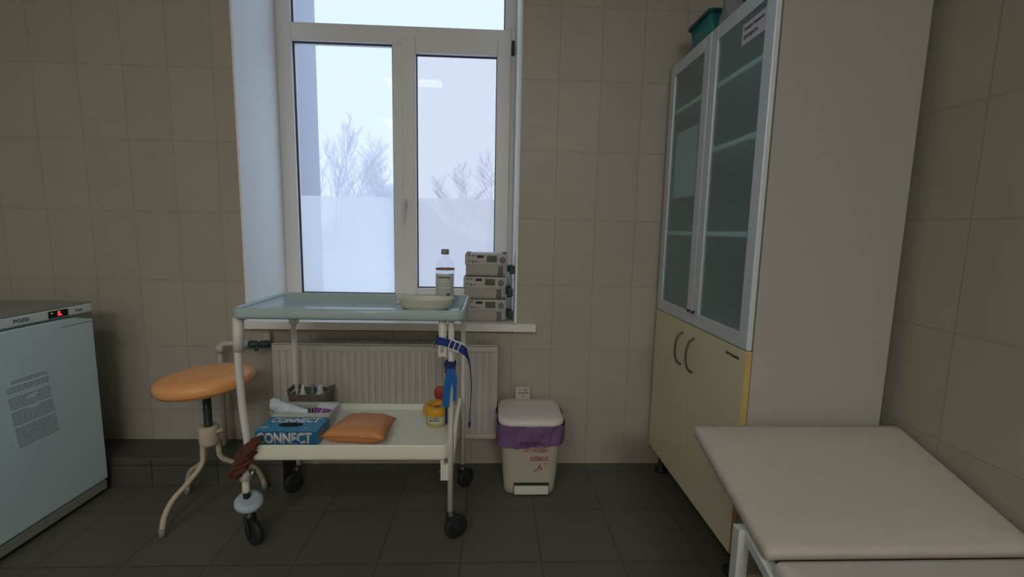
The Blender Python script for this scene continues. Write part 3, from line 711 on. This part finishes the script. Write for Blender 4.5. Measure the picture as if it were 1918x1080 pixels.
b = MB(); b.tube([(-1.312, 2.165, .134), (-1.307, 2.165, .60)]+[Vector((-1.307+.03-.03*math.cos(a), 2.165, .615+.03*math.sin(a))) for a in (.3, .6, .9, 1.2, PI/2)]+[(-1.20, 2.165, .647)], .013, 14); b.build('pipe', m_white2, t)
MB().lathe([(.018, 0), (.018, .04)], (-1.307, 2.165, .60), 16).build('elbow_fitting', m_white2, t)
R90 = Matrix.Rotation(PI/2, 4, 'Y')
b = MB(); b.lathe([(.012, 0), (.019, .002), (.019, .035), (.014, .038)], (-1.205, 2.165, .646), 16, R90); b.build('thermostat_cap', mat('pale green cap', (.35, .42, .36), .5), t)
b = MB(); b.lathe([(.013, 0), (.017, .004), (.017, .03), (.011, .034), (.011, .05), (.017, .052), (.017, .085), (.012, .088), (.012, .118)], (-1.167, 2.165, .645), 14, R90); b.tube([(-1.13, 2.165, .645), (-1.13, 2.15, .615)], .008, 10); b.build('valve', m_clamp, t)
tag(MB().box(-1.118, -1.085, 2.195, YB-.0005, .655, .694, .003).build('wall_socket_block', mat('cream block', (.50, .47, .36), .5)), 'small cream block on the wall above the radiator valve', 'bracket')

# ================================================================== PEDAL BIN
t = thing('pedal_bin', 'white pedal bin with purple liner and red handwriting beside the radiator', 'bin', (.182, 2.06, 0))
bcx, bcy = .183, 2.065
m_bin = mat('bin plastic', (.48, .435, .36), .5, noise=.04, nscale=20); m_lid = mat('lid plastic', (.76, .70, .68), .42, noise=.03, nscale=15)
def bring(z): k = z/.33; return (bcx, bcy, .118+.026*k, .113+.026*k, .035+.01*k, z)
b = MB(); b.rloft([(bcx, bcy, .112, .107, .03, 0), bring(.006), bring(.05), bring(.12), bring(.22), bring(.335)], 8)
body = b.build('bin_body', m_bin, t)
# pedal recess frame and pedal
MB().box(.108, .272, bcy-.1185, bcy-.110, .004, .058).build('pedal_recess', mat('recess dark', (.03, .03, .028), .8), t)
b = MB(); b.prism([(bcy-.134, .008), (bcy-.134, .011), (bcy-.1215, .044), (bcy-.1190, .044), (bcy-.1190, .008)], 0, .111, .269, .002); b.build('pedal', mat('pedal plastic', (.55, .56, .50), .5), t)
b = MB(); nn = 120
def linf(u, v):
    a = 2*PI*u; z = .345-.105*v-.006*math.sin(a*3+1)*v
    e = .0095+.004*math.sin(a*9)+.003*math.sin(a*23+v*3)+.003*math.sin(v*7+a*5)
    hx, hy, r_ = .118+.026*z/.33+e, .113+.026*z/.33+e, .05
    cxx, cyy = math.cos(a), math.sin(a); p = 9.0
    s_ = (abs(cxx/hx)**p+abs(cyy/hy)**p)**(-1/p)
    return Vector((bcx+cxx*s_, bcy+cyy*s_, z))
b.grid(linf, nn, 8); o = b.build('bin_liner', mat('purple liner', (.20, .115, .25), .35, noise=.35, nscale=22, bump=.4), t)
b = MB(); lz = .338
b.rloft([(bcx, bcy-.003, .146, .141, .06, lz), (bcx, bcy-.003, .151, .146, .062, lz+.003), (bcx, bcy-.003, .151, .146, .062, lz+.018), (bcx, bcy-.003, .147, .142, .062, lz+.026), (bcx, bcy-.003, .130, .125, .055, lz+.032), (bcx, bcy-.003, .08, .08, .05, lz+.035)], 10); b.build('bin_lid', m_lid, t)
m_red = mat('red marker', (.42, .055, .03), .6)
tl = math.atan(.026/.33)
def btxt(s_, x, z, w, h, mm=m_red): text('lettering', s_, (x, bcy-.113-.026*z/.33-.0016, z), w, h, '-y', mm, t, bold=.012, R=Matrix.Rotation(tl, 4, 'X') @ FACE['-y'])
btxt('ОТХОДЫ', .205, .221, .105, .022); btxt('класс', .224, .180, .083, .021); btxt('А', .226, .136, .026, .028); btxt('„', .203, .118, .010, .010); btxt('“', .250, .155, .010, .008)
text('lettering', 'МЕДИЦ.', (.190, bcy-.113-.026*.262/.33-.0175, .262), .12, .020, '-y', mat('maroon marker', (.16, .02, .08), .6), t, bold=.01)
# paper note on the lid
t = thing('paper_note', 'small handwritten paper note propped against the wall on the bin lid', 'paper', (.157, 2.19, .37))
Mx = Matrix.Translation((.157, 2.190, .388)) @ Matrix.Rotation(math.radians(-18), 4, 'X')
MB().box(-.037, .037, -.0004, .0004, -.020, .040, 0, 1, Mx).build('sheet', mat('note paper', (.50, .46, .44), .8), t)
def ntx(s_, z, w, h): text('lettering', s_, (.160, 2.190-.001+z*.32, .388+z*.95), w, h, '-y', m_ink, t, bold=.012, R=Matrix.Rotation(math.radians(-18), 4, 'X') @ FACE['-y'])
ntx('I - я', .026, .034, .010); ntx('класса', .010, .050, .008); ntx('А', -.006, .012, .010)

# ================================================================== INFUSION PUMPS ON THE SILL
def make_pump():
    t = thing('infusion_pump', '', 'medical device', (-.04, 2.25, .752), 'syringe pumps stacked on the sill')
    x0, x1, y0, z0 = -.146, .066, 2.250, .752
    b = MB(); b.box(x0+.004, x1, y0+.006, y0+.16, z0+.006, z0+.055, .004); b.box(x0+.01, x1-.01, y0+.012, y0+.15, z0, z0+.007); b.build('pump_base', m_pumplo, t)
    b = MB(); b.prism([(y0+.004, z0+.052), (y0, z0+.056), (y0, z0+.098), (y0+.010, z0+.110), (y0+.16, z0+.112), (y0+.16, z0+.052)], 0, x0, x1, .003); b.build('control_housing', m_pump, t)
    b = MB(); b.box(x0+.108, x0+.159, y0-.001, y0+.002, z0+.068, z0+.101, .0008, 1); b.build('screen', m_lcd, t)
    b = MB(); b.box(x0+.060, x0+.093, y0-.001, y0+.002, z0+.089, z0+.102, .0008, 1); b.build('digit_window', m_led, t)
    MB().lathe([(.0145, 0), (.0145, .010), (.012, .013)], (x1-.024, y0, z0+.082), 24, Matrix.Rotation(PI/2, 4, 'X')).build('dial', m_knob, t)
    for k, (dx, mm) in enumerate(((.040, mat('blue key', (.07, .19, .30), .5)), (.057, mat('orange key', (.45, .16, .10), .5)), (.075, mat('pale key', (.42, .40, .38), .5)), (.092, mat('pale key', (.42, .40, .38), .5)))):
        MB().lathe([(.0058, 0), (.0058, .0025)], (x0+dx, y0, z0+.071), 16, Matrix.Rotation(PI/2, 4, 'X')).build('button', mm, t)
    b = MB()
    for dx, dz, w, h in ((.018, .098, .008, .006), (.037, .098, .008, .006), (.015, .076, .014, .0025), (.015, .069, .014, .0025)): b.box(x0+dx, x0+dx+w, y0-.0006, y0, z0+dz, z0+dz+h)
    b.build('panel_print', m_ink, t)
    b = MB(); b.lathe([(.014, 0), (.012, .012), (.009, .03), (.013, .034), (.013, .040)], (x1-.034, y0+.004, z0+.008), 18); b.build('syringe_clamp', m_knob, t)
    b = MB(); b.box(x1+.0005, x1+.012, y0+.03, y0+.13, z0+.02, z0+.05, .003); b.box(x1+.012, x1+.038, y0+.02, y0+.05, z0+.008, z0+.05, .004); b.lathe([(.016, 0), (.016, .02)], (x1+.012, y0+.09, z0+.035), 16, R90); b.build('pole_clamp', m_clamp, t)
    for xa, xb in ((x0+.006, x0+.024), (x1-.024, x1-.004)): MB().box(xa, xb, y0+.02, y0+.14, z0+.112, z0+.1148).build('top_pad', m_darksteel, t)
    return t
p1 = make_pump(); p1['label'] = 'grey syringe pump at the bottom of the stack on the window sill'
p2 = copy_tree(p1); p2.location = p1.location+Vector((-.003, 0, .1155)); p2['label'] = 'grey syringe pump in the middle of the stack on the window sill'
p3 = copy_tree(p1); p3.location = p1.location+Vector((.004, .004, .2315)); p3['label'] = 'grey syringe pump on top of the stack on the window sill'

# ================================================================== CABINET
t = thing('medicine_cabinet', 'tall cabinet with frosted aluminium-framed doors above and beige doors below', 'cabinet', (1.07, 1.8, 0))
cx0, cx1, cy0, cy1, cz0, czm, cz1 = .848, 1.305, 1.395, 2.212, .12, .838, 1.985
b = MB(); b.box(cx0, cx1, cy0, cy0+.018, .10, cz1, .001, 1); b.build('side_panel', m_greypanel, t)
b = MB(); b.box(cx0, cx1, cy1-.018, cy1, .10, cz1, .001, 1); b.build('side_panel', m_greypanel, t)
b = MB(); b.box(cx0, cx1, cy0+.018, cy1-.018, .10, .118); b.box(cx0, cx1, cy0+.018, cy1-.018, czm-.008, czm+.010); b.box(cx0, cx1, cy0+.018, cy1-.018, cz1-.018, cz1); b.box(cx1-.006, cx1, cy0+.018, cy1-.018, .118, cz1-.018); b.build('carcass', m_inner, t)
for z in (1.205, 1.525, 1.76): MB().box(cx0-.001, cx1-.008, cy0+.019, cy1-.019, z, z+.018).box(.8385, cx0-.0012, cy0+.056, 1.754, z, z+.018).box(.8385, cx0-.0012, 1.866, cy1-.056, z, z+.018).build('shelf', mat('shelf board', (.9, .92, .85), .5), t)
for y in (cy0+.06, cy1-.06):
    for x in (cx0+.03, cx1-.04): MB().lathe([(.032, 0), (.032, .008), (.016, .014), (.016, .10)], (x, y, 0), 20).build('foot', m_black, t)
def ldoor(y0, y1, hy):
    d = MB().box(.826, .845, y0, y1, cz0, czm-.004, .0015, 1).build('lower_door', m_beige, t)
    pts = curve([(.8255, hy, .790), (.806, hy, .775), (.797, hy+.002, .745), (.795, hy+.002, .716), (.797, hy+.002, .688), (.806, hy, .660), (.8255, hy, .645)], 5)
    MB().tube(pts, .0045, 10).build('door_handle', mat('handle bronze', (.14, .12, .09), .4, .5), d); return d
d1 = ldoor(1.812, cy1-.002, 1.882); d2 = ldoor(cy0+.002, 1.808, 1.770)
MB().box(.8262, .8456, cy0+.0005, cy0+.0016, cz0+.001, czm-.005).build('edge_band', m_edge, d2)
text('lettering', 'расходники', (.8252, 1.478, .800), .085, .012, '-x', m_ink, d2, bold=.02)
def udoor(y0, y1):
    f = MB(); w = .052
    f.box(.826, .845, y0, y0+w, czm, cz1, .003); f.box(.826, .845, y1-w, y1, czm, cz1, .003)
    f.box(.8262, .8448, y0+w, y1-w, czm, czm+w, .002); f.box(.8262, .8448, y0+w, y1-w, cz1-w, cz1, .002)
    d = f.build('upper_door', m_alu, t)
    MB().box(.833, .837, y0+w-.004, y1-w+.004, czm+w-.004, cz1-w+.004).build('glass_pane', m_cabglass, d); return d
u1 = udoor(1.812, cy1-.002); u2 = udoor(cy0+.002, 1.808)
for d, y in ((u1, 1.832), (u2, 1.790)):
    b = MB(); b.tube([(.826, y, .895), (.812, y, .895)], .004, 10); b.tube([(.812, y-.002, .896), (.811, y-.022, .894)], .004, 8); b.build('knob', m_darksteel, d)
# paper behind the far glass, label on the near glass
tag(MB().box(.8375, .8382, 1.893, 2.118, 1.375, 1.665).build('paper_sheet', m_paper), 'white sheet inside the far glass door of the cabinet', 'paper')
lt = thing('door_label', 'white printed label on the near glass door of the cabinet', 'label', (.832, 1.52, 1.87))
MB().box(.8315, .8328, 1.458, 1.592, 1.845, 1.912).build('label_sheet', mat('label white', (.62, .62, .68), .7), lt)
m_bi = mat('blue ink', (.05, .05, .12), .7)
text('lettering', 'Лекарственные', (.8313, 1.524, 1.893), .118, .015, '-x', m_bi, lt, bold=.02); text('lettering', 'препараты', (.8313, 1.540, 1.866), .082, .015, '-x', m_bi, lt, bold=.02)
# things on top of the cabinet
b = MB(); zc = cz1+.001
t = thing('plastic_crate', 'teal plastic box on top of the cabinet beside the wall', 'box', (.97, 2.04, zc))
b.rloft([(.975, 2.02, .095, .085, .015, zc), (.975, 2.02, .112, .097, .018, zc+.13), (.975, 2.02, .108, .093, .016, zc+.13), (.975, 2.02, .092, .082, .013, zc+.006)], cap0=True, cap1=True); b.build('crate_body', mat('teal plastic', (.03, .24, .26), .35), t)
b = MB(); b.rloft([(.975, 2.02, .112, .097, .018, zc+.12), (.975, 2.02, .120, .105, .02, zc+.122), (.975, 2.02, .120, .105, .02, zc+.134), (.975, 2.02, .108, .093, .016, zc+.134)], cap0=False, cap1=False); b.build('rim', mat('dark teal plastic', (.01, .10, .13), .4), t)
def lump(name, c, s, mm, label, cat, seed):
    rnd = random.Random(seed); ph = [rnd.uniform(0, 6) for _ in range(6)]
    def f(u, v):
        a = 2*PI*u; e = PI*v; w = 1+.07*math.sin(a*3+ph[0]+e*2)+.05*math.sin(a*7+ph[1]-e*5)+.04*math.sin(e*9+ph[2])
        x, y, z = math.sin(e)*math.cos(a), math.sin(e)*math.sin(a), math.cos(e)
        x = math.copysign(abs(x)**.7, x); y = math.copysign(abs(y)**.7, y); z = math.copysign(abs(z)**.7, z)
        return Vector((c[0]+s[0]*x*w, c[1]+s[1]*y*w, max(zc+.0005, c[2]+s[2]*z*w)))
    tag(MB().grid(f, 36, 20).build(name, mm), label, cat)
lump('plastic_bag', (.945, 1.81, zc+.09), (.075, .085, .115), mat('grey film', (.30, .30, .33), .4, noise=.15, nscale=18, bump=.4), 'bulging grey plastic bag on top of the cabinet beside the teal box', 'bag', 1)
lump('cloth_pouch', (.930, 1.655, zc+.06), (.06, .055, .075), mat('dark maroon cloth', (.07, .05, .055), .8, noise=.3, nscale=25, bump=.4), 'dark pouch on top of the cabinet right of the grey bag', 'pouch', 2)

# ================================================================== COUCH
t = thing('examination_couch', 'beige padded examination couch with raised head section by the right wall', 'couch', (.99, .3, 0))
hx0, hx1, hy0, hy1 = .648, 1.330, .935, 1.352
L_ = math.hypot(hy1-hy0, .130); ang = math.atan2(.130, hy1-hy0)
Mh = Matrix.Translation(((hx0+hx1)/2, hy0, .482)) @ Matrix.Rotation(ang, 4, 'X')
def pad(hxw, y0, y1, th, mb, M):
    mb.rloft([(0, (y0+y1)/2, hxw-.012, (y1-y0)/2-.012, .010, -th), (0, (y0+y1)/2, hxw-.003, (y1-y0)/2-.003, .012, -th+.006), (0, (y0+y1)/2, hxw, (y1-y0)/2, .014, -th*.6), (0, (y0+y1)/2, hxw-.001, (y1-y0)/2-.001, .014, -.014), (0, (y0+y1)/2, hxw-.006, (y1-y0)/2-.006, .013, -.005), (0, (y0+y1)/2, hxw-.02, (y1-y0)/2-.02, .012, -.0005), (0, (y0+y1)/2, hxw*.6, (y1-y0)/2*.6, .02, .004)], 6, M=M)
b = MB(); pad((hx1-hx0)/2, 0, L_, .042, b, Mh); b.build('head_section', m_couch, t)
b = MB(); Mb_ = Matrix.Translation(((.655+1.330)/2, -.75, .470)); pad((1.330-.655)/2, 0, 1.682, .05, b, Mb_); b.build('mattress', mat('pale leatherette', (.66, .62, .58), .5, noise=.03, nscale=18, bump=.12), t)
m_fr = mat('couch frame enamel', (.62, .64, .63), .35)
fx0, fx1 = .632, 1.32
b = MB(); b.box(fx0+.024, fx0+.054, -.72, .92, .374, .406, .002); b.box(fx1-.03, fx1, -.72, .92, .374, .406, .002); b.box(fx0+.054, fx1-.03, .889, .92, .374, .406, .002); b.box(fx0+.03, fx1-.03, -.75, -.72, .374, .406, .002)
b.build('bed_frame', m_fr, t)
for x in (fx0, fx1-.03):
    for y in (1.03, -.75):
        l_ = MB().box(x, x+.03, y, y+.03, .012, .468 if y > 0 else .40, .002).build('leg', m_fr, t)
        MB().box(x-.001, x+.031, y-.001, y+.031, 0, .014, .003).build('foot_cap', m_black, l_)
Mf = Mh @ Matrix.Translation((0, 0, -.043))
for sg in (-1, 1):
    b = MB(); c_ = sg*((hx1-hx0)/2-.016); b.box(c_-.016, c_+.016, -.06, .085, -.028, 0.0, .002, 1, Mf); b.build('head_frame', m_fr, t)
b = MB(); b.box(fx0+.03, fx1-.03, 1.035, 1.055, .30, .325); b.build('cross_bar', mat('tan bar', (.38, .32, .22), .6), t)
tag(MB().box(.80, 1.15, 1.10, 1.33, 0, .20, .004).build('cardboard_box', mat('brown cardboard', (.30, .24, .16), .8, noise=.1)), 'brown cardboard box under the head of the couch', 'box')
